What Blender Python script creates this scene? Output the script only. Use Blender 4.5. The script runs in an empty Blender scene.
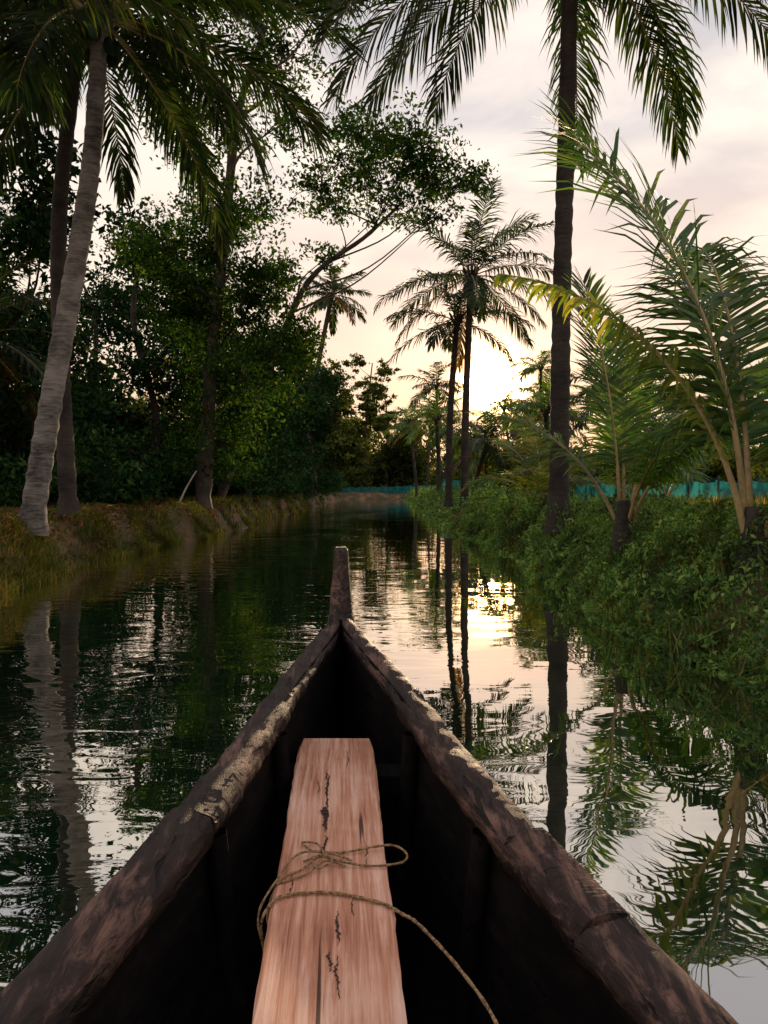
import bpy, math, random
import numpy as np
from mathutils import Vector
R=math.radians
rng=np.random.default_rng(7)
scene=bpy.context.scene
scene.view_settings.view_transform='Standard'
scene.view_settings.look='None'
scene.view_settings.exposure=0

# ---------------------------------------------------------------- mesh builder
class MB:
    def __init__(s): s.v=[];s.n=0;s.f=[]
    def add(s,verts,faces,mat=0,smooth=False):
        verts=np.asarray(verts,dtype=np.float32).reshape(-1,3)
        faces=np.asarray(faces,dtype=np.int32)
        s.v.append(verts); s.f.append((faces+s.n,mat,smooth)); s.n+=len(verts)
    def build(s,name,mats,parent=None):
        me=bpy.data.meshes.new(name)
        V=np.concatenate(s.v)
        me.vertices.add(len(V)); me.vertices.foreach_set('co',V.ravel())
        tot=np.concatenate([np.full(len(f),f.shape[1],np.int32) for f,_,_ in s.f])
        idx=np.concatenate([f.ravel() for f,_,_ in s.f])
        mi=np.concatenate([np.full(len(f),m,np.int32) for f,m,_ in s.f])
        sm=np.concatenate([np.full(len(f),k,bool) for f,_,k in s.f])
        st=np.concatenate([[0],np.cumsum(tot)[:-1]]).astype(np.int32)
        me.loops.add(len(idx)); me.polygons.add(len(tot))
        me.polygons.foreach_set('loop_start',st); me.polygons.foreach_set('loop_total',tot)
        me.loops.foreach_set('vertex_index',idx)
        me.polygons.foreach_set('material_index',mi); me.polygons.foreach_set('use_smooth',sm)
        me.update(calc_edges=True); me.validate()
        for m in mats: me.materials.append(m)
        ob=bpy.data.objects.new(name,me); scene.collection.objects.link(ob)
        if parent: ob.parent=parent
        return ob

def norm(a): return a/(np.linalg.norm(a,axis=-1,keepdims=True)+1e-9)
def smooth_path(pts,n):
    pts=np.asarray(pts,float); k=len(pts)
    P=np.vstack([2*pts[0]-pts[1],pts,2*pts[-1]-pts[-2]])
    t=np.linspace(0,k-1-1e-6,n); i=t.astype(int); u=(t-i)[:,None]
    a,b,c,d=P[i],P[i+1],P[i+2],P[i+3]
    return .5*((2*b)+(-a+c)*u+(2*a-5*b+4*c-d)*u*u+(-a+3*b-3*c+d)*u**3)
def tube(mb,path,rad,sides=8,mat=0,smooth=True,cap=True):
    path=np.asarray(path,float); n=len(path); rad=np.broadcast_to(np.asarray(rad,float),(n,))
    T=norm(np.gradient(path,axis=0))
    ref=np.array([0.13,0.05,1.0]) if abs(T[:,2]).mean()<.8 else np.array([1.0,.1,0])
    A=norm(np.cross(T,ref)); B=np.cross(T,A)
    an=np.arange(sides)/sides*2*math.pi
    V=path[:,None,:]+rad[:,None,None]*(np.cos(an)[None,:,None]*A[:,None,:]+np.sin(an)[None,:,None]*B[:,None,:])
    i=np.arange(n-1)[:,None]; j=np.arange(sides)[None,:]; j2=(j+1)%sides
    F=np.stack([i*sides+j,i*sides+j2,(i+1)*sides+j2,(i+1)*sides+j],-1).reshape(-1,4)
    mb.add(V.reshape(-1,3),F,mat,smooth)

# ---------------------------------------------------------------- materials
def newmat(name):
    m=bpy.data.materials.new(name); m.use_nodes=True
    nt=m.node_tree; nt.nodes.clear(); return m,nt,nt.nodes,nt.links
def N(ns,t,**k):
    n=ns.new(t)
    for a,b in k.items(): setattr(n,a,b)
    return n
def ramp(ns,stops):
    r=ns.new('ShaderNodeValToRGB'); e=r.color_ramp.elements
    while len(e)<len(stops): e.new(.5)
    for i,(p,c) in enumerate(stops):
        e[i].position=p; e[i].color=tuple(c)[:3]+(1,) if hasattr(c,'__len__') else (c,c,c,1)
    return r
def leafmat(name,stops,trans=.35,rough=.5,nscale=.6,tcol=None,spec=.3,tone_lo=.45,simple=False):
    m,nt,ns,L=newmat(name)
    out=N(ns,'ShaderNodeOutputMaterial'); g=N(ns,'ShaderNodeNewGeometry')
    r=ramp(ns,stops); L.new(g.outputs['Random Per Island'],r.inputs[0])
    nz=N(ns,'ShaderNodeTexNoise'); nz.inputs['Scale'].default_value=nscale; nz.inputs['Detail'].default_value=1
    L.new(g.outputs['Position'],nz.inputs['Vector'])
    mr=N(ns,'ShaderNodeMapRange'); mr.inputs[1].default_value=.35; mr.inputs[2].default_value=.65; mr.inputs[3].default_value=tone_lo; mr.inputs[4].default_value=1.35  # position noise scales leaf tone from clump to clump
    L.new(nz.outputs[0],mr.inputs[0])
    mx=N(ns,'ShaderNodeVectorMath',operation='SCALE'); L.new(r.outputs[0],mx.inputs[0]); L.new(mr.outputs[0],mx.inputs['Scale'])
    if simple:
        p=N(ns,'ShaderNodeBsdfDiffuse'); L.new(mx.outputs[0],p.inputs[0])
    else:
        p=N(ns,'ShaderNodeBsdfPrincipled'); p.inputs['Roughness'].default_value=rough; p.inputs['Specular IOR Level'].default_value=spec
        L.new(mx.outputs[0],p.inputs['Base Color'])
    if trans<=0: L.new(p.outputs[0],out.inputs[0]); return m
    t=N(ns,'ShaderNodeBsdfTranslucent')
    tm=N(ns,'ShaderNodeMix',data_type='RGBA',blend_type='MULTIPLY'); tm.inputs[0].default_value=1
    L.new(mx.outputs[0],tm.inputs[6]); tm.inputs[7].default_value=tcol or (2.6,2.4,.7,1)
    L.new(tm.outputs[2],t.inputs[0])
    ms=N(ns,'ShaderNodeMixShader'); ms.inputs[0].default_value=trans
    L.new(p.outputs[0],ms.inputs[1]); L.new(t.outputs[0],ms.inputs[2]); L.new(ms.outputs[0],out.inputs[0])
    return m
def bark(name,c1,c2,sc=(6,6,22),bump=.5,rough=.85):
    m,nt,ns,L=newmat(name); out=N(ns,'ShaderNodeOutputMaterial')
    g=N(ns,'ShaderNodeNewGeometry'); mp=N(ns,'ShaderNodeMapping'); mp.inputs['Scale'].default_value=sc
    L.new(g.outputs['Position'],mp.inputs[0])
    nz=N(ns,'ShaderNodeTexNoise'); nz.inputs['Scale'].default_value=1; nz.inputs['Detail'].default_value=6; nz.inputs['Roughness'].default_value=.7
    L.new(mp.outputs[0],nz.inputs['Vector'])
    n2=N(ns,'ShaderNodeTexNoise'); n2.inputs['Scale'].default_value=2.2; n2.inputs['Detail'].default_value=5; L.new(g.outputs['Position'],n2.inputs['Vector'])
    ad=N(ns,'ShaderNodeMath',operation='ADD'); L.new(nz.outputs[0],ad.inputs[0]); L.new(n2.outputs[0],ad.inputs[1])
    r=ramp(ns,[(.40,c1),(.60,c2)]); hf=N(ns,'ShaderNodeMath',operation='MULTIPLY'); hf.inputs[1].default_value=.5
    L.new(ad.outputs[0],hf.inputs[0]); L.new(hf.outputs[0],r.inputs[0])
    p=N(ns,'ShaderNodeBsdfPrincipled'); p.inputs['Roughness'].default_value=rough; L.new(r.outputs[0],p.inputs['Base Color'])
    b=N(ns,'ShaderNodeBump'); b.inputs['Strength'].default_value=bump; b.inputs['Distance'].default_value=.03; L.new(nz.outputs[0],b.inputs['Height']); L.new(b.outputs[0],p.inputs['Normal'])
    L.new(p.outputs[0],out.inputs[0]); return m

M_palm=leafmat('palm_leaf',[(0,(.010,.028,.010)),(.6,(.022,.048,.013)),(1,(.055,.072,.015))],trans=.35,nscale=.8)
M_palm_y=leafmat('young_palm_leaf',[(0,(.025,.07,.018)),(.6,(.055,.12,.025)),(1,(.12,.16,.03))],trans=.45,nscale=1.2,tone_lo=.6)
M_palm_g=leafmat('yellow_green_palm_leaf',[(0,(.06,.10,.02)),(.6,(.12,.16,.025)),(1,(.22,.2,.04))],trans=.5,nscale=1.2,tone_lo=.6)  # brighter, yellow-green leaf colour for single fronds and small palms
M_palm_dry=leafmat('yellowing_palm_leaf',[(0,(.06,.045,.015)),(1,(.19,.11,.035))],trans=.4)
M_rachis=bark('palm_midrib',(.20,.15,.05),(.42,.30,.13),(20,20,20),.1,.6)
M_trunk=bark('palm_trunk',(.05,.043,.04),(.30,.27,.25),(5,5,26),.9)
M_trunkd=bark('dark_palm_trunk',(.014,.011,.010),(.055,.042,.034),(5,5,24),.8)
M_bark=bark('tree_bark',(.02,.016,.013),(.08,.06,.045),(14,14,4),.7)
M_leaf=leafmat('tree_leaf',[(0,(.009,.030,.010)),(.6,(.024,.062,.017)),(1,(.075,.115,.025))],trans=.35,nscale=.7,simple=True)
M_leafd=leafmat('deep_tree_leaf',[(0,(.010,.034,.013)),(.7,(.027,.072,.023)),(1,(.07,.115,.028))],trans=0,nscale=.5,simple=True)
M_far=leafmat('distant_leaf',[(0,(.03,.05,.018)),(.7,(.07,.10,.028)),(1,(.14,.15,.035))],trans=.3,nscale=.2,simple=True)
M_bank=leafmat('bank_leaf',[(0,(.045,.12,.03)),(.5,(.11,.23,.055)),(1,(.27,.37,.10))],trans=.25,nscale=2.0,tone_lo=.3)
M_grass=leafmat('grass_blade',[(0,(.045,.075,.02)),(.5,(.085,.12,.03)),(.8,(.17,.15,.05)),(1,(.30,.20,.09))],trans=.35,nscale=1.1,tone_lo=.35,simple=True)
M_dead=leafmat('fallen_leaf',[(0,(.14,.06,.035)),(1,(.36,.18,.09))],trans=0,simple=True)

# ---------------------------------------------------------------- terrain
def eL(y): return -4.75+.25*np.sin(.35*y)+.12*np.sin(1.3*y+1)+.05*np.sin(3.7*y)
def eR(y): return 2.45+.12*np.sin(.4*y+2)+.08*np.sin(1.5*y)+.04*np.sin(4.1*y)+.15*np.clip((7-y)/4,0,1)
def ss(a,b,x):
    t=np.clip((x-a)/(b-a),0,1); return t*t*(3-2*t)
def gh(x,y):
    x=np.asarray(x,float); y=np.asarray(y,float)
    s=np.minimum(np.minimum(x-eL(y),eR(y)-x),88-y)
    top=np.where(x<0,.74,.56)
    rough=.05*np.sin(x*2.1+y*1.3)+.04*np.sin(x*4.7-y*3.1)+.025*np.sin(y*7.3+x*5)
    bank=top*ss(0,-.62,s)+.25*ss(-.5,-9,s)+rough*ss(0,-.5,s)
    return np.where(s<0,bank,-.9*ss(0,.8,s))
xs=np.concatenate([-np.geomspace(400,9,26),np.arange(-8.8,-3.9,.11),np.arange(-3.9,1.6,.5),np.arange(1.6,6.4,.11),np.geomspace(6.6,400,26)])
ys=np.concatenate([np.linspace(-200,-14,14),np.arange(-12,40,.2),np.arange(40,92,.8),np.geomspace(94,700,22)])
X,Y=np.meshgrid(xs,ys); Z=gh(X,Y)
nx=len(xs); ny=len(ys)
i=np.arange(ny-1)[:,None]; j=np.arange(nx-1)[None,:]
F=np.stack([i*nx+j,i*nx+j+1,(i+1)*nx+j+1,(i+1)*nx+j],-1).reshape(-1,4)
mb=MB(); mb.add(np.stack([X,Y,Z],-1).reshape(-1,3),F,0,True)
m,nt,ns,L=newmat('earth'); out=N(ns,'ShaderNodeOutputMaterial'); g=N(ns,'ShaderNodeNewGeometry')
nz=N(ns,'ShaderNodeTexNoise'); nz.inputs['Scale'].default_value=1.3; nz.inputs['Detail'].default_value=8; L.new(g.outputs['Position'],nz.inputs['Vector'])
r=ramp(ns,[(.35,(.04,.06,.018)),(.5,(.10,.07,.035)),(.7,(.24,.13,.08))]); L.new(nz.outputs[0],r.inputs[0])
n2=N(ns,'ShaderNodeTexNoise'); n2.inputs['Scale'].default_value=22; n2.inputs['Detail'].default_value=6; L.new(g.outputs['Position'],n2.inputs['Vector'])
p=N(ns,'ShaderNodeBsdfPrincipled'); p.inputs['Roughness'].default_value=.95; L.new(r.outputs[0],p.inputs['Base Color'])
b=N(ns,'ShaderNodeBump'); b.inputs['Strength'].default_value=.8; b.inputs['Distance'].default_value=.05; L.new(n2.outputs[0],b.inputs['Height']); L.new(b.outputs[0],p.inputs['Normal']); L.new(p.outputs[0],out.inputs[0])
mb.build('ground',[m])

# ---------------------------------------------------------------- water
mb=MB(); mb.add([(-7,-100,0),(5,-100,0),(5,89,0),(-7,89,0)],[[0,1,2,3]])
m,nt,ns,L=newmat('canal_water'); out=N(ns,'ShaderNodeOutputMaterial'); g=N(ns,'ShaderNodeNewGeometry')
def nzn(scale,sc,detail,dist=.3):
    mp=N(ns,'ShaderNodeMapping'); mp.inputs['Scale'].default_value=sc; L.new(g.outputs['Position'],mp.inputs[0])
    n=N(ns,'ShaderNodeTexNoise'); n.inputs['Scale'].default_value=scale; n.inputs['Detail'].default_value=detail; n.inputs['Distortion'].default_value=dist; L.new(mp.outputs[0],n.inputs['Vector']); return n
a=nzn(3.6,(.55,1.3,1),2,.6); c=nzn(1.0,(.6,1.3,1),1)
mask=nzn(.4,(1,.5,1),2)
sep=N(ns,'ShaderNodeSeparateXYZ'); L.new(g.outputs['Position'],sep.inputs[0])
mx=N(ns,'ShaderNodeMapRange'); mx.inputs[1].default_value=.8; mx.inputs[2].default_value=-2.2; mx.inputs[3].default_value=.05; mx.inputs[4].default_value=.46; L.new(sep.outputs[0],mx.inputs[0])
mk=N(ns,'ShaderNodeMapRange'); mk.inputs[1].default_value=.4; mk.inputs[2].default_value=.62; mk.inputs[3].default_value=.25; mk.inputs[4].default_value=1.2; L.new(mask.outputs[0],mk.inputs[0])
mm=N(ns,'ShaderNodeMath',operation='MULTIPLY'); L.new(mx.outputs[0],mm.inputs[0]); L.new(mk.outputs[0],mm.inputs[1])
h1=N(ns,'ShaderNodeMath',operation='MULTIPLY'); L.new(a.outputs[0],h1.inputs[0]); L.new(mm.outputs[0],h1.inputs[1])
h2=N(ns,'ShaderNodeMath',operation='MULTIPLY_ADD'); L.new(c.outputs[0],h2.inputs[0]); h2.inputs[1].default_value=.34; L.new(h1.outputs[0],h2.inputs[2])
b=N(ns,'ShaderNodeBump'); b.inputs['Strength'].default_value=1; b.inputs['Distance'].default_value=.024; L.new(h2.outputs[0],b.inputs['Height'])
gl=N(ns,'ShaderNodeBsdfGlossy'); gl.inputs['Roughness'].default_value=.012; gl.inputs['Color'].default_value=(.98,.96,.91,1); L.new(b.outputs[0],gl.inputs['Normal'])
df=N(ns,'ShaderNodeBsdfDiffuse'); df.inputs['Color'].default_value=(.005,.018,.009,1)
fr=N(ns,'ShaderNodeFresnel'); fr.inputs['IOR'].default_value=2.3; L.new(b.outputs[0],fr.inputs['Normal'])
fm=N(ns,'ShaderNodeMapRange'); fm.inputs[1].default_value=.1; fm.inputs[2].default_value=.6; fm.inputs[3].default_value=.48; fm.inputs[4].default_value=.98; L.new(fr.outputs[0],fm.inputs[0])
ms=N(ns,'ShaderNodeMixShader'); L.new(fm.outputs[0],ms.inputs[0]); L.new(df.outputs[0],ms.inputs[1]); L.new(gl.outputs[0],ms.inputs[2]); L.new(ms.outputs[0],out.inputs[0])
mb.build('water',[m])

# ---------------------------------------------------------------- leaves
def leaves(mb,C,size,mat=0,up=0.0,asp=.42,r=rng):
    n=len(C); d=norm(r.normal(size=(n,3))+np.array([0,0,-.15])); q=norm(r.normal(size=(n,3))+np.array([0,0,up]))
    s=norm(np.cross(d,q)); nn=np.cross(s,d)
    sz=(size*(.6+.8*r.random(n)))[:,None]
    b=C-d*sz*.5; t=C+d*sz*.5-nn*sz*.12; l=C+s*sz*asp*.5+nn*sz*.07; rr=C-s*sz*asp*.5+nn*sz*.07
    V=np.stack([b,l,t,rr],1).reshape(-1,3); F=np.arange(4*n).reshape(n,4)
    mb.add(V,F,mat)
def blobpts(c,rad,ntw,nl,spread,r=rng,squash=.8):
    d=norm(r.normal(size=(ntw,3))); rr=(r.random(ntw)**.45)[:,None]
    tw=np.array(c)+d*rr*np.array([rad,rad,rad*squash])*(0.75+.5*r.random((ntw,1)))
    P=tw[:,None,:]+r.normal(size=(ntw,nl,3))*spread*np.array([1,1,.55])
    return tw,P.reshape(-1,3)
def leafy_tree(name,base,trunk,blobs,leaf=.13,dens=1.0,trunk_r=.22,mat=None,seed=1,nl=34):
    r=np.random.default_rng(seed); mb=MB()
    tp=smooth_path(trunk,30); tube(mb,tp,np.linspace(trunk_r,trunk_r*.25,30)*(1+.08*r.normal(size=30)),9,0)
    for (cx,cy,cz,rad,k) in blobs:
        c=np.array([cx,cy,cz]); 
        zt=max(trunk[0][2]+.8,cz-1.0-.45*np.hypot(cx-tp[:,0].mean(),cy-tp[:,1].mean()))
        i0=int(np.argmin(abs(tp[:,2]-zt))); s=tp[i0]
        mid=(s+c)/2+r.normal(size=3)*.25+np.array([0,0,-.1*np.linalg.norm(c-s)])
        bp=smooth_path([s,mid,c],12); rb=trunk_r*.32*(1-i0/60)
        tube(mb,bp,np.linspace(rb,rb*.3,12),5,0)
        ntw=int(26*k*dens*max(rad,.6)**1.6); tw,P=blobpts(c,rad,ntw,nl,.12+.07*rad,r)
        for t in tw[::3]:
            tube(mb,smooth_path([c+(bp[-3]-c)*r.random(),(c+t)/2+r.normal(size=3)*.12,t],6),np.linspace(.022,.006,6),3,0)
        leaves(mb,P,leaf,1,.5,.5,r)
    return mb.build(name,[M_bark,mat or M_leaf])

A=[(-4.9,22.5,2.6,1.6,1),(-4.4,22.3,4.6,1.9,1.1),(-5.6,22.6,6.6,1.6,1.2),(-3.7,22,6.8,1.5,1.1),(-6.5,22.5,8.4,1.4,1.0),(-4.6,22.4,9.3,1.6,1.1),(-5.2,22.6,8.0,1.5,1.1),
   (-5.1,22,12.0,1.7,.85),(-3.0,21.8,11.6,1.2,.4),(-2.8,21.8,13.8,1.6,.65),(-1.6,21.5,15.2,1.5,.6),(-4.2,22,15.2,1.8,.7),(-6.2,22.5,16.2,1.6,.5),
   (-3.3,22,5.4,1.3,1)]
leafy_tree('broadleaf_tree',None,[(-5.3,22,.7),(-5.15,22,3),(-4.9,22.1,6),(-4.6,22.2,9),(-4.2,22,12),(-3.4,22,14.5)],A,.15,1.35,.27,M_leaf,3)
Bt=[(-.6,24,11.6,1.5,1.0),(.8,24,12.0,1.3,1.0),(1.5,24,11.2,1.1,1.0),(2.5,24,10.9,.9,.8),(.2,24,10.2,1.1,.6),(-1.6,24,10.2,.9,.5),(-2.2,24,10.8,1.1,.6),(1.6,24,9.9,.8,.6),(-3.0,24.5,6.0,1.2,1),(-1.0,24,12.6,1.1,.6),(-3.4,24.5,8.0,1.0,.8),(-1.9,24.3,8.6,.7,.5)]
leafy_tree('leaning_tree',None,[(-5.6,25.5,.8),(-4.6,25,3.2),(-3.4,24.6,6),(-2.3,24.2,8),(-.6,24,9.2),(.6,24,10.3)],Bt,.15,1.35,.16,M_leaf,4)
def auto_tree(name,x,y,h,w,seed,k=1.0,leaf=.2,mat=None,tr=.2):
    r=np.random.default_rng(seed); bl=[]
    for q in range(9):
        z=.9+(h-.9)*(.12+.85*(q/8)); f=1-.55*abs(q/8-.45)
        bl.append((x+r.normal()*w*.38*f,y+r.normal()*w*.35*f,z,w*(.36+.12*r.random())*f,k))
    leafy_tree(name,None,[(x,y,.7),(x+r.normal()*.3,y,h*.35),(x+r.normal()*.4,y,h*.7),(x+r.normal()*.4,y,h*.95)],bl,leaf,.75,tr,mat or M_leafd,seed,28)
for q,(x,y,h,w) in enumerate([(-9.8,19,8.0,4.6),(-8.6,27,10.5,4.6),(-12.5,25,10,5.5),(-7.5,32,10.5,4.5),(-6.6,38,9.0,4.0),(-9.5,40,12,5),(-5.8,45,9.5,3.6),(-4.9,52,9.0,3.4),(-7.5,55,11,5),(-14,34,12,6),(-16,22,9.5,5),(-5.6,31,5.4,2.6)]):
    auto_tree('broadleaf_tree',x,y,h,w,20+q,1.2,.2)
for q,(x,y,h,w) in enumerate([(-5.5,92,15,7),(-2.2,93,17.5,5),(.3,94,13,5),(2.6,96,8,4.5),(-9,94,16,8)]):
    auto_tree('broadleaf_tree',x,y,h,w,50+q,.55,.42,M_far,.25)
mb=MB(); r=np.random.default_rng(5)
for q in range(60):
    y=13+q*.75+r.random()*1.5; x=-6.6-r.random()*4.2-(.8 if y<18 else 0)
    rad=.8+.6*r.random(); tw,P=blobpts((x,y,1.0+r.random()*1.2),rad,34,26,.22,r); leaves(mb,P,.17,0,.5,.5,r)
for q in range(26):
    y=24+q*2.2; x=-5.3-r.random()*.8; rad=.6+.6*r.random()+y*.006
    tw,P=blobpts((x,y,1.2+r.random()*.9),rad,34,26,.2,r); leaves(mb,P,.17,0,.5,.5,r)
mb.build('shrubs',[M_leafd])
mb=MB(); r=np.random.default_rng(9)
for q in range(150):
    a=q/150
    x=-75+150*a+r.normal()*2; y=96+r.random()*26-abs(x)*.35
    if -6<x<3 and y<96: y=97
    h=(4.0+3.5*r.random()) if x>-1 else (9+5*r.random())
    if -1<x<14: h=5+3*r.random()
    for zz in np.arange(1.2,h,2.0):
        tw,P=blobpts((x+r.normal(),y,zz),2.3,22,14,.55,r); leaves(mb,P,.6,0,.5,.5,r)
for q in range(70):
    x=5+r.random()*28; y=34+r.random()*34; h=1.4+2.0*r.random()
    for zz in np.arange(1.0,h,1.0):
        tw,P=blobpts((x+r.normal()*.4,y,zz),1.3,22,16,.3,r); leaves(mb,P,.3,0,.5,.5,r)
for q in range(60):
    a=r.random()*math.pi+math.pi; x=-1+30*math.cos(a)*(1+.4*r.random()); y=-2+30*math.sin(a)
    for zz in (1.5,3.5,5.5,7.5):
        tw,P=blobpts((x,y,zz),2.2,14,10,.6,r); leaves(mb,P,.7,0,.5,.5,r)
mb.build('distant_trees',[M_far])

# ---------------------------------------------------------------- palms
def frond(mb,base,az,el,length,curl,leaf=.75,n=44,droop=.6,w=.045,matl=1,matr=2,r=rng,start=.14,twist=0.0,rr=.028,amin=28,lift=.22,faz=None):
    k=18; ds=length/(k-1); pts=[np.array(base,float)]; e=el
    for q in range(k-1):
        t=q/(k-1); e2=e-curl*(t**1.25)
        a2=az+twist*t
        pts.append(pts[-1]+ds*np.array([math.cos(e2)*math.cos(a2),math.cos(e2)*math.sin(a2),math.sin(e2)]))
    P=np.array(pts); tube(mb,P,np.linspace(rr,rr*.18,k),5,matr)
    s=np.linspace(start,.995,n); s=np.concatenate([s,s+.4/n]); s=np.clip(s+r.normal(size=2*n)*.12/n,0,.999)
    sg=np.concatenate([np.ones(n),-np.ones(n)])[:,None]
    u=s*(k-1); ii=np.minimum(u.astype(int),k-2); f=(u-ii)[:,None]
    B=P[ii]*(1-f)+P[ii+1]*f; T=norm(P[ii+1]-P[ii])
    fa=az if faz is None else faz
    side=np.array([-math.sin(fa),math.cos(fa),0.0]); S=np.tile(side,(len(s),1)); S=norm(S-(S*T).sum(1,keepdims=True)*T)
    Nn=np.cross(T,S); Nn*=np.sign(Nn[:,2:3]+1e-6)
    q_=(s-start)/(1-start)
    prof=np.clip(np.sin(math.pi*(.14+.76*q_)),.12,1)**.7
    Ln=(leaf*prof*(.86+.28*r.random(len(s))))[:,None]
    ang=(R(amin)+R(36)*q_+r.normal(size=len(s))*.09)[:,None]
    d=norm(np.cos(ang)*sg*S+np.sin(ang)*T+Nn*(lift+.13*r.normal(size=(len(s),1))))
    dn=np.array([0,0,-1.0])
    d1=norm(d+dn*droop*.25); d2=norm(d+dn*droop*(.9+.4*r.normal(size=(len(s),1)))); d3=norm(d2+dn*droop*.9)
    W=norm(T-(T*d1).sum(1,keepdims=True)*d1)*w*.5
    p1=B+d1*Ln*.33; p2=p1+d2*Ln*.36; p3=p2+d3*Ln*.31
    V=np.stack([B-W*.5,B+W*.5,p1+W,p1-W,p2+W*.75,p2-W*.75,p3],1).reshape(-1,3)
    o=np.arange(len(s))[:,None]*7
    mb.add(V,np.concatenate([o+np.array([[0,1,2,3]]),o+np.array([[3,2,4,5]])]),matl)
    mb.f.append((np.array(o+np.array([[5,4,6]]),np.int32)+(mb.n-len(V)),matl,False))
def palm(name,trunk,r0,r1,nf=24,length=3.2,leaf=.8,seed=1,tmat=None,lmat=None,n=42,elmin=-30,elmax=78,nuts=True,w=.05,curl=1.2,droop=.7,extra=(),dry=.3,rr=.028):
    r=np.random.default_rng(seed); mb=MB()
    K=90; tp=smooth_path(trunk,K)
    rad=np.linspace(r0,r1,K)*(1+.05*np.sin(np.arange(K)*2.1)+.03*r.normal(size=K)); rad[:5]*=np.linspace(1.5,1.05,5); tube(mb,tp,rad,12,0)
    top=tp[-1]
    for q in range(nf):
        t=q/(nf-1); az=q*2.39996+r.normal()*.15; el=R(elmax-(elmax-elmin)*t**.85+r.normal()*6)
        Lq=length*(.85+.25*r.random())*(.8 if t<.1 else 1)
        mt=3 if (t>.8 and r.random()<dry) else 1
        frond(mb,top+np.array([math.cos(az),math.sin(az),0])*r1*.6,az,el,Lq,curl*(.75+.5*r.random())*(1-.35*t),leaf,n,droop*(.8+.6*t),w,mt,2,r,rr=rr)
    for a in extra: frond(mb,top+np.array([0,0,.05]),R(a[0]),R(a[1]),a[2],a[3],leaf,n,droop,w,a[4] if len(a)>4 else 1,2,r)
    for q in range(12):
        az=q*2.4; tube(mb,[top+np.array([0,0,-.35]),top+np.array([math.cos(az)*r1*1.3,math.sin(az)*r1*1.3,-.05]),top+np.array([math.cos(az)*.3,math.sin(az)*.3,.3])],[.05,.05,.03],5,0)
    if nuts:
        for q in range(9):
            az=r.random()*6.28; c=top+np.array([math.cos(az)*.25,math.sin(az)*.25,-.25-.25*r.random()])
            th=np.linspace(0,math.pi,7); tube(mb,c+np.stack([0*th,0*th,-.13*np.cos(th)],1),.105*np.sin(th)+.002,8,4)
    return mb.build(name,[tmat or M_trunkd,lmat or M_palm,M_rachis,M_palm_dry,M_palm,M_palm_g])
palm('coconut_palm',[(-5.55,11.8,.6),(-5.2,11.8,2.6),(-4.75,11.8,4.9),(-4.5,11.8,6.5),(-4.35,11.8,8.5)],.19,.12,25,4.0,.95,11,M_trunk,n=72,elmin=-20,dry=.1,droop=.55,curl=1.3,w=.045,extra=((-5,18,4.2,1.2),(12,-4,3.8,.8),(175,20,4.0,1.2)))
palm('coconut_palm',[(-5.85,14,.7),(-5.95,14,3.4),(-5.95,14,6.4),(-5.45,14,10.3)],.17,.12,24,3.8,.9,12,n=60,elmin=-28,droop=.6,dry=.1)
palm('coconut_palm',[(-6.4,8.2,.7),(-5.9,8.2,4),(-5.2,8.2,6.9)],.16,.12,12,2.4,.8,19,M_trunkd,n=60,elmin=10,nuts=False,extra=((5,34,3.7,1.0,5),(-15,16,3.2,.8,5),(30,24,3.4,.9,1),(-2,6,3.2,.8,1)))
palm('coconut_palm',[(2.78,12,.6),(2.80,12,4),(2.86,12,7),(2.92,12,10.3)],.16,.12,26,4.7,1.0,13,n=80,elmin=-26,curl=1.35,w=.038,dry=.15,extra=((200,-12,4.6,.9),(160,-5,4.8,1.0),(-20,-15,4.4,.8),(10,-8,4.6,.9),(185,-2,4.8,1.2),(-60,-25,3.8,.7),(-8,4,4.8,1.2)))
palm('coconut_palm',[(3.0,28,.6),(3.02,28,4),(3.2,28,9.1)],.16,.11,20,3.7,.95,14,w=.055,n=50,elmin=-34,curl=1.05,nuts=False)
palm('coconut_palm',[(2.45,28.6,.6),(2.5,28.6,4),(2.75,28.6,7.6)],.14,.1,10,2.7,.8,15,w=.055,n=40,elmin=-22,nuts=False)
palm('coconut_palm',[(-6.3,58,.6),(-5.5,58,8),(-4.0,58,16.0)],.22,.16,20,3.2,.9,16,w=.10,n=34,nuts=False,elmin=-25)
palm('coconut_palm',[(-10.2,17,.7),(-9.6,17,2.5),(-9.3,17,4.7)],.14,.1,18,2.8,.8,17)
rp=np.random.default_rng(77)
for q,(x,y,h) in enumerate([(6.9,33,4.6),(9.5,30,5.2),(11.5,36,6.2),(14,34,5.0),(9.4,50,6.0),(13.5,44,7.5),(3.2,44,5.2),(18,38,6.5),(2.7,62,6.6),(21,45,8),(7.4,62,5.0),(4.2,36,3.4),(5.4,40,3.2),(4.3,54,5.4),(10.9,64,8),(3.2,75,7),(8.6,41,5.0),(3.7,50,8.0),(11.2,54,9.8),(4.6,80,9.0),(13.5,58,8.6),(8.2,70,5.6)]):
    lx=rp.normal()*.4
    palm('coconut_palm',[(x,y,.6),(x+lx*.3,y,h*.5),(x+lx,y,h)],.12,.08,14,2.4,.8,100+q,w=.07,n=30,nuts=False,elmin=-25,lmat=M_palm if q%2 else M_palm_y)

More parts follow.
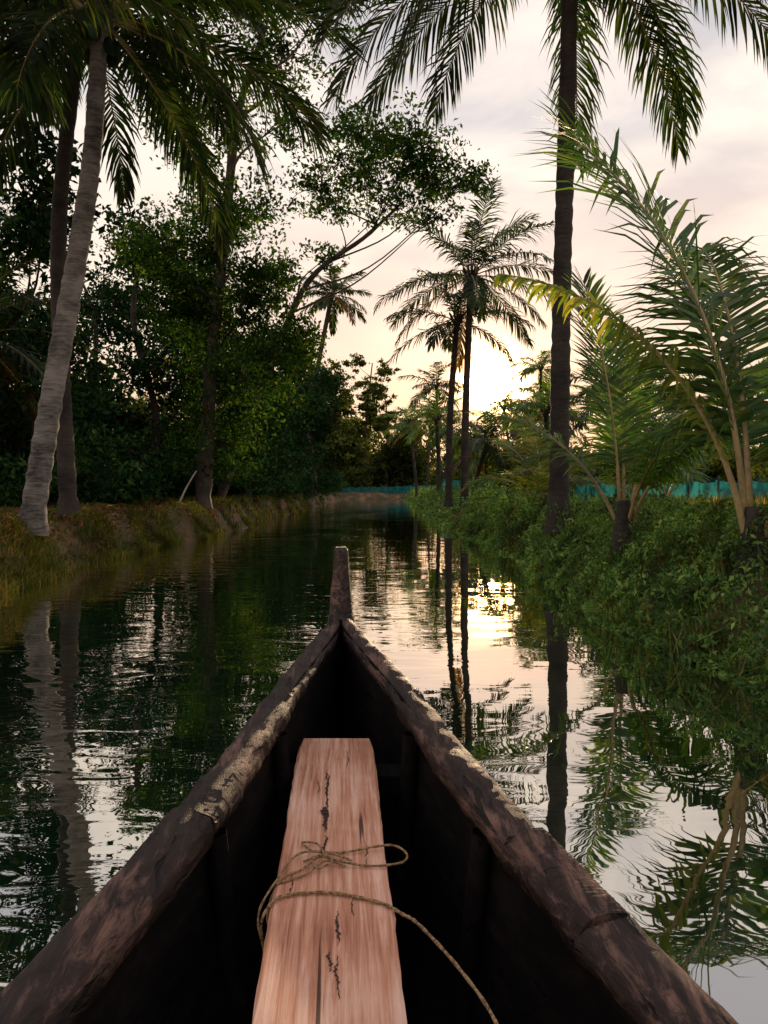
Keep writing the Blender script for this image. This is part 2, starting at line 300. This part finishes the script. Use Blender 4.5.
def young(name,base,fr,seed,leaf,n=46,w=.05,mat=None,droop=.35,rr=.026):
    r=np.random.default_rng(seed); mb=MB(); b=np.array(base,float)
    tube(mb,[b+(0,0,-.3),b+(0,0,.1),b+(0,0,.45)],[.16,.13,.07],10,0)
    for (az,el,L_,cu,*o) in fr:
        az=R(az); frond(mb,b+np.array([math.cos(az)*.05,math.sin(az)*.05,.1]),az,R(el),L_,cu,leaf*(o[0] if o else 1),int(n*(o[3] if len(o)>3 else 1)),o[1] if len(o)>1 else droop,w,o[2] if len(o)>2 else 1,2,r,start=.24,rr=rr,lift=.12,amin=22)
    return mb.build(name,[M_trunkd,mat or M_palm_y,M_rachis,M_palm_g])
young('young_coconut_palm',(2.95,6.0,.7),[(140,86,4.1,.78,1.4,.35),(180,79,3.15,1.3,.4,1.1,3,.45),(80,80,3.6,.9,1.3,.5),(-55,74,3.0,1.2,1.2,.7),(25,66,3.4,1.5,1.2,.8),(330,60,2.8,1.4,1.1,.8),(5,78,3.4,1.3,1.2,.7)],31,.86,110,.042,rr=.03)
young('young_coconut_palm',(2.87,9.0,.7),[(118,86,3.2,.35,1,.15),(75,80,3.0,.7,1.1,.3),(40,74,2.8,1.6,1.1,.8),(-70,72,2.4,1.7,1,.9),(150,66,2.4,1.1,.9,.4),(330,70,2.4,1.4,1,.6)],32,.66,84,.032)
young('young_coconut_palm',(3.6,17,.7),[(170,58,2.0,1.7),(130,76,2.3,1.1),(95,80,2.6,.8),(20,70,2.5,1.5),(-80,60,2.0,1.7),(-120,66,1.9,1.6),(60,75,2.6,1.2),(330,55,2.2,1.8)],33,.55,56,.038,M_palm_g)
young('young_coconut_palm',(5.0,15,.7),[(180,66,2.6,1.6),(110,82,3.0,.8),(20,70,2.7,1.5),(-80,60,2.3,1.7),(-120,75,2.6,1.2),(60,75,2.8,1.2)],34,.7,60,.04)
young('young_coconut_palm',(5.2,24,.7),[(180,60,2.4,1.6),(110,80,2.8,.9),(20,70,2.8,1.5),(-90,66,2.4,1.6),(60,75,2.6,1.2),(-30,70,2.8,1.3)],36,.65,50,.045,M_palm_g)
young('young_coconut_palm',(7.4,20,.7),[(180,66,3.0,1.6),(110,82,3.5,.9),(20,70,3.0,1.5),(-90,66,2.6,1.6),(60,75,2.8,1.2),(-30,70,3,1.3)],37,.7,50,.05)

# ---------------------------------------------------------------- right bank vegetation
def blades(mb,P,h,w,mat,r,lean=.45):
    n=len(P); a=r.random(n)*6.283; hh=(h*(.5+.9*r.random(n)))[:,None]
    d=np.stack([np.cos(a),np.sin(a),0*a],1); s=np.stack([-np.sin(a),np.cos(a),0*a],1)*w*.5
    le=(lean*(.2+r.random(n)))[:,None]
    p1=P+d*hh*le*.35+np.array([0,0,1])*hh*.55; p2=P+d*hh*le*1.1+np.array([0,0,1])*hh*(1-.25*le)
    V=np.stack([P-s,P+s,p1+s*.8,p1-s*.8,p2],1).reshape(-1,3); o=np.arange(n)[:,None]*5
    mb.add(V,o+np.array([[0,1,2,3]]),mat); mb.f.append((np.array(o+np.array([[3,2,4]]),np.int32)+(mb.n-len(V)),mat,False))
mb=MB(); r=np.random.default_rng(41)
def vegpts(n,y0,y1,x0o,x1o,hgt,pw=2):
    y=y0+(y1-y0)*r.random(n); o=x0o+(x1o-x0o)*r.random(n)
    x=eR(y)+o
    g=np.maximum(gh(x,y),-.02)
    surf=hgt*(.5+.6*np.sin(x*3.1+y*2.3)*np.sin(y*1.7-x*1.9)+.4*np.sin(y*5.3+x*4)*np.sin(x*6.1)+.35*np.sin(y*11+x*3)*np.sin(x*9-y*4))
    surf=np.clip(surf,.05,None)*ss(-.28,.25,o)+.03
    z=g+surf*(1-r.random(n)**pw*.9)
    return np.stack([x,y,z],1)
leaves(mb,vegpts(70000,2.0,10,-.20,2.2,.42,2.5),.052,0,1.5,.5,r)
leaves(mb,vegpts(44000,10,24,-.24,2.6,.45,2.5),.08,0,1.5,.5,r)
leaves(mb,vegpts(24000,24,86,-.4,3.5,.6,3),.16,0,1.8,.6,r)
leaves(mb,vegpts(9000,-8,2.0,-.2,2.0,.45),.08,0,1.8,.6,r)
for q in range(330):
    y=2.5+r.random()**1.4*17; x=eR(y)-.02+r.random()*1.9; g=max(float(gh(x,y)),0); h=.22+.36*r.random()
    t=np.linspace(0,1,5)[:,None]; pth=np.array([x,y,g])+t*np.array([r.normal()*.13-.05,r.normal()*.13,h+.08]); tube(mb,pth,[.004]*5,3,0)
    C=pth[np.minimum((r.random(20)**.7*5).astype(int),4)]+r.normal(size=(20,3))*np.array([.05,.05,.04]); leaves(mb,C,.07,0,1.5,.35,r)
for q in range(110):
    y=2.5+r.random()**1.3*20; x=eR(y)+.2; z0=.45+.12*r.random(); dx=.2+.25*r.random()
    pth=smooth_path([(x,y,z0),(x-dx*.5,y+r.normal()*.1,z0-.1),(x-dx,y+r.normal()*.15,.05+.2*r.random())],8); tube(mb,pth,[.004]*8,3,0)
    C=np.repeat(pth,7,0)+r.normal(size=(56,3))*.035; leaves(mb,C,.06,0,1.2,.5,r)
for q in range(420):
    y=2.5+r.random()**1.3*24; o=-.12+r.random()*2.2; x=eR(y)+o; g=max(float(gh(x,y)),0); n=16
    P=np.array([x,y,g])+r.normal(size=(n,3))*np.array([.05,.05,0]); blades(mb,P,.34+.12*r.random(),.009+.0006*y,1,r,1.0)
mb.build('bank_plants',[M_bank,M_grass])

# ---------------------------------------------------------------- grasses
mb=MB(); r=np.random.default_rng(51)
def lp(n,y0,y1,a,b_,thr=-.3):
    y=y0+(y1-y0)*r.random(n); o=a+(b_-a)*r.random(n); x=eL(y)-o
    keep=(np.sin(x*1.7+y*.9)*np.sin(y*1.1-x*.6)+.5*np.sin(x*4+y*3)+r.normal(size=n)*.3)>thr
    x,y=x[keep],y[keep]; return np.stack([x,y,np.maximum(gh(x,y),0)-.01],1)
blades(mb,lp(56000,6,20,-.04,3.2),.13,.013,0,r,1.0)
blades(mb,lp(14000,6,22,-.08,.6,-.5),.18,.012,0,r,1.2)
blades(mb,lp(24000,20,60,-.05,2.6),.24,.03,0,r,.9)
blades(mb,lp(7000,-6,6,0,3),.18,.018,0,r)
y=6+16*r.random(14000); x=eL(y)-.02-r.random(14000)*2.6; leaves(mb,np.stack([x,y,np.maximum(gh(x,y),0)+.12*r.random(14000)],1),.06,0,1.5,.6,r)
y=6+18*r.random(7000); x=eL(y)-.35-r.random(7000)*3.3; leaves(mb,np.stack([x,y,gh(x,y)+.07],1),.12,1,2,.45,r)
y=4+50*r.random(22000); x=eR(y)+1.8+r.random(22000)**1.5*14; blades(mb,np.stack([x,y,gh(x,y)],1),.28,.035,0,r)
mb.build('grass',[M_grass,M_dead])

# ---------------------------------------------------------------- net fence (turquoise)
def netmat(name,c1,c2,tr_=.25):
    m,nt,ns,L=newmat(name); out=N(ns,'ShaderNodeOutputMaterial'); g=N(ns,'ShaderNodeNewGeometry')
    d=N(ns,'ShaderNodeBsdfDiffuse'); t=N(ns,'ShaderNodeBsdfTranslucent'); tr=N(ns,'ShaderNodeBsdfTransparent')
    nz=N(ns,'ShaderNodeTexNoise'); nz.inputs['Scale'].default_value=2; L.new(g.outputs['Position'],nz.inputs['Vector'])
    rr_=ramp(ns,[(.3,c1),(.7,c2)]); L.new(nz.outputs[0],rr_.inputs[0]); L.new(rr_.outputs[0],d.inputs[0]); L.new(rr_.outputs[0],t.inputs[0])
    a1=N(ns,'ShaderNodeMixShader'); a1.inputs[0].default_value=.5; L.new(d.outputs[0],a1.inputs[1]); L.new(t.outputs[0],a1.inputs[2])
    a2=N(ns,'ShaderNodeMixShader'); a2.inputs[0].default_value=tr_; L.new(a1.outputs[0],a2.inputs[1]); L.new(tr.outputs[0],a2.inputs[2]); L.new(a2.outputs[0],out.inputs[0]); return m
M_net=netmat('turquoise_net',(.02,.17,.19),(.045,.33,.33))
def fence(pts,h,seed):
    r=np.random.default_rng(seed); mb=MB(); P=smooth_path(pts,90); zz=np.linspace(0,1,5)
    V=[]
    for i_,p_ in enumerate(P):
        sag=.12*abs(math.sin(i_*.35))
        for z in zz: V.append((p_[0]+.05*r.normal(),p_[1]+.08*math.sin(i_*1.3+z*3),p_[2]+.1+z*(h-sag)))
    i=np.arange(89)[:,None]; j=np.arange(4)[None,:]
    mb.add(V,np.stack([i*5+j,i*5+j+1,(i+1)*5+j+1,(i+1)*5+j],-1).reshape(-1,4),0,True)
    for q in range(0,90,9): tube(mb,[P[q]+(0,.06,-.2),P[q]+(0,.06,h+.25)],[.04,.035],6,1)
    mb.build('net_fence',[M_net,M_bark])
fence([(3.4,44,.75),(9,43,.8),(16,42,.85),(26,40,.9)],1.0,1)
fence([(-5.2,89.5,.4),(-1,90,.45),(4,89,.6),(9,84,.8)],.95,2)
fence([(6.0,26,.75),(8.5,25.5,.8),(13,25,.85)],.65,3)
mb=MB(); tube(mb,smooth_path([(-5.5,20,.75),(-5.25,20,1.3),(-4.95,19.9,1.75)],8),np.linspace(.03,.02,8),6,0)
M_pole=bark('pale_pole',(.35,.3,.25),(.6,.52,.45),(20,20,6),.2); mb.build('wooden_pole',[M_pole])

# ---------------------------------------------------------------- canoe
def woodmat(name,dark,mid,light,rough=.6,scale=(9,1.2,9),crack=.5,rot=3.9,bump=.5,spec=.4,stops=(.62,.8,1.0)):
    m,nt,ns,L=newmat(name); out=N(ns,'ShaderNodeOutputMaterial'); g=N(ns,'ShaderNodeNewGeometry')
    mr=N(ns,'ShaderNodeMapping'); mr.inputs['Rotation'].default_value=(0,0,R(-rot)); L.new(g.outputs['Position'],mr.inputs[0])
    mp=N(ns,'ShaderNodeMapping'); mp.inputs['Scale'].default_value=scale; L.new(mr.outputs[0],mp.inputs[0])
    n1=N(ns,'ShaderNodeTexNoise'); n1.inputs['Scale'].default_value=4; n1.inputs['Detail'].default_value=9; n1.inputs['Roughness'].default_value=.72; n1.inputs['Distortion'].default_value=.5; L.new(mp.outputs[0],n1.inputs['Vector'])
    n2=N(ns,'ShaderNodeTexNoise'); n2.inputs['Scale'].default_value=3.3; n2.inputs['Detail'].default_value=6; L.new(g.outputs['Position'],n2.inputs['Vector'])
    s=N(ns,'ShaderNodeMath',operation='MULTIPLY_ADD'); L.new(n2.outputs[0],s.inputs[0]); s.inputs[1].default_value=.6; L.new(n1.outputs[0],s.inputs[2])
    r=ramp(ns,[(stops[0],dark),(stops[1],mid),(stops[2],light)]); L.new(s.outputs[0],r.inputs[0])
    n3=N(ns,'ShaderNodeTexNoise'); n3.inputs['Scale'].default_value=2.1; n3.inputs['Detail'].default_value=4; n3.inputs['Distortion'].default_value=.4
    mp3=N(ns,'ShaderNodeMapping'); mp3.inputs['Scale'].default_value=(scale[0]*1.6,scale[1]*.9,scale[2]*1.6); L.new(mr.outputs[0],mp3.inputs[0]); L.new(mp3.outputs[0],n3.inputs['Vector'])
    cr=ramp(ns,[(.31,0.0),(.37,1.0)])
    L.new(n3.outputs[0],cr.inputs[0])
    cm=N(ns,'ShaderNodeMapRange'); cm.inputs[3].default_value=1-crack; cm.inputs[4].default_value=1; L.new(cr.outputs[0],cm.inputs[0])
    sc=N(ns,'ShaderNodeVectorMath',operation='SCALE'); L.new(r.outputs[0],sc.inputs[0]); L.new(cm.outputs[0],sc.inputs['Scale'])
    p=N(ns,'ShaderNodeBsdfPrincipled'); p.inputs['Specular IOR Level'].default_value=spec; L.new(sc.outputs[0],p.inputs['Base Color'])
    rm=N(ns,'ShaderNodeMapRange'); rm.inputs[3].default_value=rough-.15; rm.inputs[4].default_value=rough+.2; L.new(n2.outputs[0],rm.inputs[0]); L.new(rm.outputs[0],p.inputs['Roughness'])
    hm=N(ns,'ShaderNodeMath',operation='ADD'); L.new(n1.outputs[0],hm.inputs[0]); L.new(cr.outputs[0],hm.inputs[1])
    b=N(ns,'ShaderNodeBump'); b.inputs['Strength'].default_value=bump; b.inputs['Distance'].default_value=.006; L.new(hm.outputs[0],b.inputs['Height']); L.new(b.outputs[0],p.inputs['Normal']); L.new(p.outputs[0],out.inputs[0])
    return m
M_gun=woodmat('weathered_gunwale_wood',(.007,.0045,.004),(.036,.021,.017),(.19,.105,.08),.6,(12,1.6,12),.85,3.9,1.0,.32,(.64,.84,1.02))
M_hull=woodmat('tarred_hull_wood',(.002,.0018,.0018),(.005,.004,.0038),(.014,.010,.009),.75,(6,1,6),.5,spec=.1)
M_plank=woodmat('sawn_plank_wood',(.32,.12,.07),(.58,.28,.18),(.80,.52,.40),.7,(22,.8,22),.85,3.2,.6,.25,(.6,.78,.98))
canoe=bpy.data.objects.new('canoe',None); scene.collection.objects.link(canoe)
dk=[-3.6,-2.5,-1.2,0,.5,.93,1.15,1.38,1.7,2.12,2.60,2.92]
wk=[.10,.42,.60,.60,.55,.465,.395,.325,.262,.185,.088,.030]
zk=[.80,.62,.54,.56,.60,.645,.668,.70,.73,.76,.79,.815]
def cx(d): return .03-.068*d
def wid(d): return np.interp(d,dk,wk)
def shr(d): return np.interp(d,dk,zk)
def smoothf(f,d,s=.12): return (f(d-s)+f(d-s/2)+f(d)*2+f(d+s/2)+f(np.minimum(d+s,2.92)))/6
D=np.linspace(-3.58,2.93,150)
W_=smoothf(wid,D,.07); Zr=smoothf(shr,D,.1)
def shell(inset,zbot,mat,name):
    mb=MB(); V=[]; prof=[(1,1),(.97,.8),(.9,.55),(.76,.3),(.52,.1),(.25,.02),(0,0)]
    full=[(-a,b_) for a,b_ in prof]+[(a,b_) for a,b_ in prof[::-1][1:]]
    for d_,w_,z_ in zip(D,W_,Zr):
        w2=max(w_-.03-inset,.003); zb=zbot+.35*ss(1.9,2.95,d_)+.25*ss(-2.6,-3.6,d_)
        for a,b_ in full: V.append((cx(d_)+a*w2,d_,zb+(z_-.012-zb)*b_))
    k=len(full); i=np.arange(len(D)-1)[:,None]; j=np.arange(k-1)[None,:]
    mb.add(V,np.stack([i*k+j,i*k+j+1,(i+1)*k+j+1,(i+1)*k+j],-1).reshape(-1,4),0,True)
    mb.build(name,[M_hull],canoe)
shell(0,-.16,0,'hull_outer'); shell(.022,.05,0,'hull_inner')
mb=MB()
for d_ in (-1.8,-1.1,-.4,.3,.85,1.4,1.85):
    w_=float(wid(d_))-.07; z_=float(shr(d_))-.05; a=np.linspace(-1,1,17)
    pth=np.stack([cx(d_)+w_*np.sign(a)*abs(a)**.6,np.full(17,d_),.07+(z_-.07)*abs(a)**3.2],1); tube(mb,pth,.022,6,0)
mb.build('ribs',[M_hull],canoe)
def gun(side,d0,d1,lift,name,seed,wtop=(.085,.085),hh=.055,out=0.0):
    r=np.random.default_rng(seed); n=140; dd=np.linspace(d0,d1,n); mb=MB(); V=[]
    w_=smoothf(wid,dd,.07)+out; z_=smoothf(shr,dd,.1)+lift
    def wob(k): 
        ph=r.random(5)*6.28; return sum(.0026/(1+q*.5)*np.sin(dd*(6+11*q*k)+ph[q]) for q in range(5))+r.normal(size=n)*.0008
    base=[(0,-.9),(0,-.25),(.05,-.06),(.16,0),(.45,.02),(.72,-.10),(.88,-.22),(1,-.42),(1,-.9),(.5,-1)]
    wb=[wob(1) for _ in base]; wc=[wob(1.4) for _ in base]
    wt=np.interp(dd,[d0,d1],[wtop[0],wtop[1]])
    for i in range(n):
        for q,(a,b_) in enumerate(base):
            x=w_[i]-a*wt[i]; x=max(x+wb[q][i],.004)
            V.append((cx(dd[i])+side*x,dd[i],z_[i]+b_*hh+wc[q][i]-.006*a))
    k=len(base); i=np.arange(n-1)[:,None]; j=np.arange(k)[None,:]; j2=(j+1)%k
    mb.add(V,np.stack([i*k+j,i*k+j2,(i+1)*k+j2,(i+1)*k+j],-1).reshape(-1,4),0,True)
    mb.add([V[q] for q in range(k)],[list(range(k))],0); mb.add([V[(n-1)*k+q] for q in range(k)],[list(range(k))],0)
    mb.build(name,[M_gun],canoe)
gun(-1,1.39,2.93,0,'gunwale_fore_port',1,(.076,.05)); gun(1,1.32,2.93,0,'gunwale_fore_starboard',2,(.076,.05))
gun(-1,-3.5,1.382,.010,'gunwale_aft_port',3,(.088,.080),.07,.006); gun(1,1.10,1.312,.010,'gunwale_joint_starboard',4,(.086,.080),.07,.006); gun(1,-3.5,1.094,.003,'gunwale_aft_starboard',6,(.088,.086),.065,.003)
mb=MB(); V=[]; r=np.random.default_rng(3)
lv=[(.35,.05,.07,0),(.74,.052,.075,0),(.80,.050,.07,.0),(.815,.044,.06,.004),(.9,.036,.05,.012),(.98,.031,.043,.02),(1.055,.027,.038,.028),(1.068,.020,.030,.03)]
for z,hw,hd,oy in lv:
    for a,b_ in [(-1,-.5),(-.25,-1),(.3,-1),(1,-.45),(1,.6),(.6,1),(-.6,1),(-1,.6)]:
        V.append((cx(2.92)+a*hw+r.normal()*.0015,2.93+oy+b_*hd,z+r.normal()*.001))
k=8; i=np.arange(len(lv)-1)[:,None]; j=np.arange(k)[None,:]; j2=(j+1)%k
mb.add(V,np.stack([i*k+j,i*k+j2,(i+1)*k+j2,(i+1)*k+j],-1).reshape(-1,4),0,False); mb.add(V[-8:],[list(range(8))],0)
mb.build('stem_post',[M_gun],canoe)
# plank
mb=MB(); n=80; dd=np.linspace(-.6,2.09,n); V=[]; r=np.random.default_rng(8)
for i_,d_ in enumerate(dd):
    hw=.101 if d_<2.02 else .101-.25*(d_-2.02)**1*.35
    e=[.0014*math.sin(d_*9+q)+.0008*r.normal() for q in range(6)]
    zt=.602+.003*math.sin(d_*2)
    pr=[(-hw,zt-.036),(-hw,zt-.004),(-hw+.004,zt),(hw-.004,zt),(hw,zt-.004),(hw,zt-.036)]
    for q,(a,z) in enumerate(pr): V.append((-.019-.055*d_+a+e[q],d_,z))
k=6; i=np.arange(n-1)[:,None]; j=np.arange(k)[None,:]; j2=(j+1)%k
mb.add(V,np.stack([i*k+j,i*k+j2,(i+1)*k+j2,(i+1)*k+j],-1).reshape(-1,4),0,False); mb.add(V[-6:],[list(range(6))],0); mb.add(V[:6],[list(range(6))],0)
M_split=woodmat('plank_split',(.02,.01,.008),(.04,.02,.015),(.08,.04,.03),.9)
for (x0,y0,ln,wd_) in [(-.125,1.62,.20,.005),(-.118,1.50,.12,.010),(-.112,1.40,.09,.007),(-.128,1.58,.05,.013),(-.135,1.74,.12,.003),(-.07,1.12,.10,.004),(-.064,1.00,.10,.003),(-.078,1.06,.05,.004),(-.05,1.2,.07,.002),(-.16,1.25,.10,.002),(-.03,1.35,.12,.002),(-.09,1.85,.14,.002),(-.15,1.70,.08,.002)]:
    t=np.linspace(0,1,22); ww=wd_*np.sin(math.pi*t)**.6*(.3+1.3*r.random(22)); yy=y0+ln*t; xx=x0-.055*ln*t+.002*np.sin(t*7+x0*90)+r.normal(size=22)*.0014; zz=.6035+.003*np.sin(yy*2)
    Vv=np.concatenate([np.stack([xx-ww/2,yy,zz],1),np.stack([xx+ww/2,yy,zz],1)]); ii=np.arange(21)[:,None]
    mb.add(Vv,(ii+np.array([[0,22,23,1]])),1)
mb.build('plank',[M_plank,M_split],canoe)
mb=MB()
for d_ in (-.3,1.95):
    w_=float(wid(d_))-.045; x=cx(d_)
    V=[(x+a*w_,d_+b_*.045,.563-(.045 if c_ else 0)) for a in (-1,1) for b_ in (-1,1) for c_ in (0,1)]
    mb.add(V,[[0,1,3,2],[4,6,7,5],[0,4,5,1],[2,3,7,6],[0,2,6,4],[1,5,7,3]],0)
mb.build('thwarts',[M_hull],canoe)
# rope
m,nt,ns,L=newmat('coir_rope'); out=N(ns,'ShaderNodeOutputMaterial'); g=N(ns,'ShaderNodeNewGeometry'); p=N(ns,'ShaderNodeBsdfPrincipled'); p.inputs['Roughness'].default_value=.9
w=N(ns,'ShaderNodeTexNoise'); w.inputs['Scale'].default_value=180; L.new(g.outputs['Position'],w.inputs['Vector']); rr_=ramp(ns,[(.35,(.10,.055,.025)),(.65,(.36,.23,.11))]); L.new(w.outputs[0],rr_.inputs[0]); L.new(rr_.outputs[0],p.inputs['Base Color']); L.new(p.outputs[0],out.inputs[0])
mb=MB()
def rope(pts,rad=.0022,n=90):
    P=smooth_path(pts,n); tube(mb,P,rad*(1+.18*np.sin(np.arange(n)*1.9)),6,0)
z=.608
rope([(-.193,1.25,.50),(-.203,1.22,.575),(-.19,1.235,.606),(-.165,1.26,z),(-.091,1.268,z),(-.007,1.237,z),(.03,1.205,.607),(.056,1.18,.604),(.109,1.084,.597),(.15,.985,.585),(.16,.86,.575)],.0028)
rope([(-.20,1.24,.52),(-.212,1.25,.58),(-.19,1.31,.607),(-.158,1.40,z+.004),(-.082,1.41,z),(-.02,1.425,z+.004),(.02,1.43,.612),(.043,1.395,.612),(.03,1.365,.611),(-.03,1.36,z),(-.09,1.37,z+.006),(-.12,1.385,z+.004),(-.15,1.346,z),(-.185,1.31,.605),(-.20,1.27,.56),(-.17,1.25,.52)])
rope([(-.15,1.375,z),(-.115,1.385,z+.008),(-.095,1.36,z+.008),(-.12,1.345,z+.004),(-.13,1.37,z+.009),(-.10,1.395,z+.006),(-.06,1.38,z)])
rope([(-.19,1.30,.606),(-.14,1.33,z),(-.11,1.37,z+.004),(-.07,1.36,z)],.002)
rope([(-.14,1.42,z),(-.16,1.45,z),(-.13,1.44,z+.003),(-.11,1.39,z+.006),(-.10,1.37,z+.01)],.002)
mb.build('rope',[m])

# ---------------------------------------------------------------- world, sun, camera
az=math.atan2(108,754); el=R(7.9)
sd=Vector((math.sin(az)*math.cos(el),math.cos(az)*math.cos(el),math.sin(el)))
wd=bpy.data.worlds.new('World'); scene.world=wd; wd.use_nodes=True; nt=wd.node_tree; ns=nt.nodes; L=nt.links; ns.clear()
out=N(ns,'ShaderNodeOutputWorld')
sky=N(ns,'ShaderNodeTexSky',sky_type='NISHITA'); sky.sun_disc=False; sky.sun_elevation=el; sky.sun_rotation=az
b1=N(ns,'ShaderNodeBackground'); b1.inputs[1].default_value=.06; L.new(sky.outputs[0],b1.inputs[0])
tc=N(ns,'ShaderNodeTexCoord'); sp=N(ns,'ShaderNodeSeparateXYZ'); L.new(tc.outputs['Generated'],sp.inputs[0])
lit=ramp(ns,[(0,(.98,.56,.30)),(.10,(1.0,.70,.47)),(.22,(1.0,.84,.68)),(.4,(1.0,.89,.79)),(.6,(.97,.84,.80)),(1,(.62,.6,.64))]); L.new(sp.outputs[2],lit.inputs[0])
shd=ramp(ns,[(0,(.88,.50,.29)),(.2,(.90,.68,.56)),(.42,(.60,.585,.62)),(1,(.38,.40,.46))]); L.new(sp.outputs[2],shd.inputs[0])
mp=N(ns,'ShaderNodeMapping'); mp.inputs['Scale'].default_value=(1.6,1.6,4.0); mp.inputs['Rotation'].default_value=(0,R(18),0); mp.inputs['Location'].default_value=(.3,0,.4); L.new(tc.outputs['Generated'],mp.inputs[0])
nz=N(ns,'ShaderNodeTexNoise'); nz.inputs['Scale'].default_value=2.2; nz.inputs['Detail'].default_value=7; nz.inputs['Roughness'].default_value=.5; nz.inputs['Distortion'].default_value=.35; L.new(mp.outputs[0],nz.inputs['Vector'])
cr=ramp(ns,[(.38,0.0),(.56,1.0)]); L.new(nz.outputs[0],cr.inputs[0])
mc=N(ns,'ShaderNodeMix',data_type='RGBA'); L.new(cr.outputs[0],mc.inputs[0]); L.new(shd.outputs[0],mc.inputs[6]); L.new(lit.outputs[0],mc.inputs[7])
b2=N(ns,'ShaderNodeBackground'); b2.inputs[1].default_value=1.12; L.new(mc.outputs[2],b2.inputs[0])
mx=N(ns,'ShaderNodeMixShader'); mx.inputs[0].default_value=.93; L.new(b1.outputs[0],mx.inputs[1]); L.new(b2.outputs[0],mx.inputs[2])
dot=N(ns,'ShaderNodeVectorMath',operation='DOT_PRODUCT'); L.new(tc.outputs['Generated'],dot.inputs[0]); dot.inputs[1].default_value=sd
cl=N(ns,'ShaderNodeMath',operation='MAXIMUM'); L.new(dot.outputs['Value'],cl.inputs[0]); cl.inputs[1].default_value=0
def glow(p,s,c,prev):
    a=N(ns,'ShaderNodeMath',operation='POWER'); L.new(cl.outputs[0],a.inputs[0]); a.inputs[1].default_value=p
    mm=N(ns,'ShaderNodeMath',operation='MULTIPLY'); L.new(a.outputs[0],mm.inputs[0]); mm.inputs[1].default_value=s
    b=N(ns,'ShaderNodeBackground'); b.inputs[0].default_value=c; L.new(mm.outputs[0],b.inputs[1])
    ad=N(ns,'ShaderNodeAddShader'); L.new(prev,ad.inputs[0]); L.new(b.outputs[0],ad.inputs[1]); return ad.outputs[0]
o=glow(10,.2,(1,.66,.42,1),mx.outputs[0]); o=glow(220,.8,(1,.40,.12,1),o); o=glow(3200,70,(1,.62,.25,1),o)
L.new(o,out.inputs[0])
sl=bpy.data.lights.new('sun','SUN'); sl.energy=5; sl.angle=R(.5); sl.color=(1,.70,.42)
so=bpy.data.objects.new('sun',sl); scene.collection.objects.link(so); so.rotation_euler=sd.to_track_quat('Z','Y').to_euler(); so.location=(5,30,20)
cam=bpy.data.cameras.new('camera'); cam.sensor_fit='VERTICAL'; cam.sensor_height=36; cam.sensor_width=27; cam.lens=26.5; cam.clip_end=2000; cam.clip_start=.02
co=bpy.data.objects.new('camera',cam); scene.collection.objects.link(co); co.location=(0,0,1.3); co.rotation_euler=(R(90-1.82),0,0); scene.camera=co
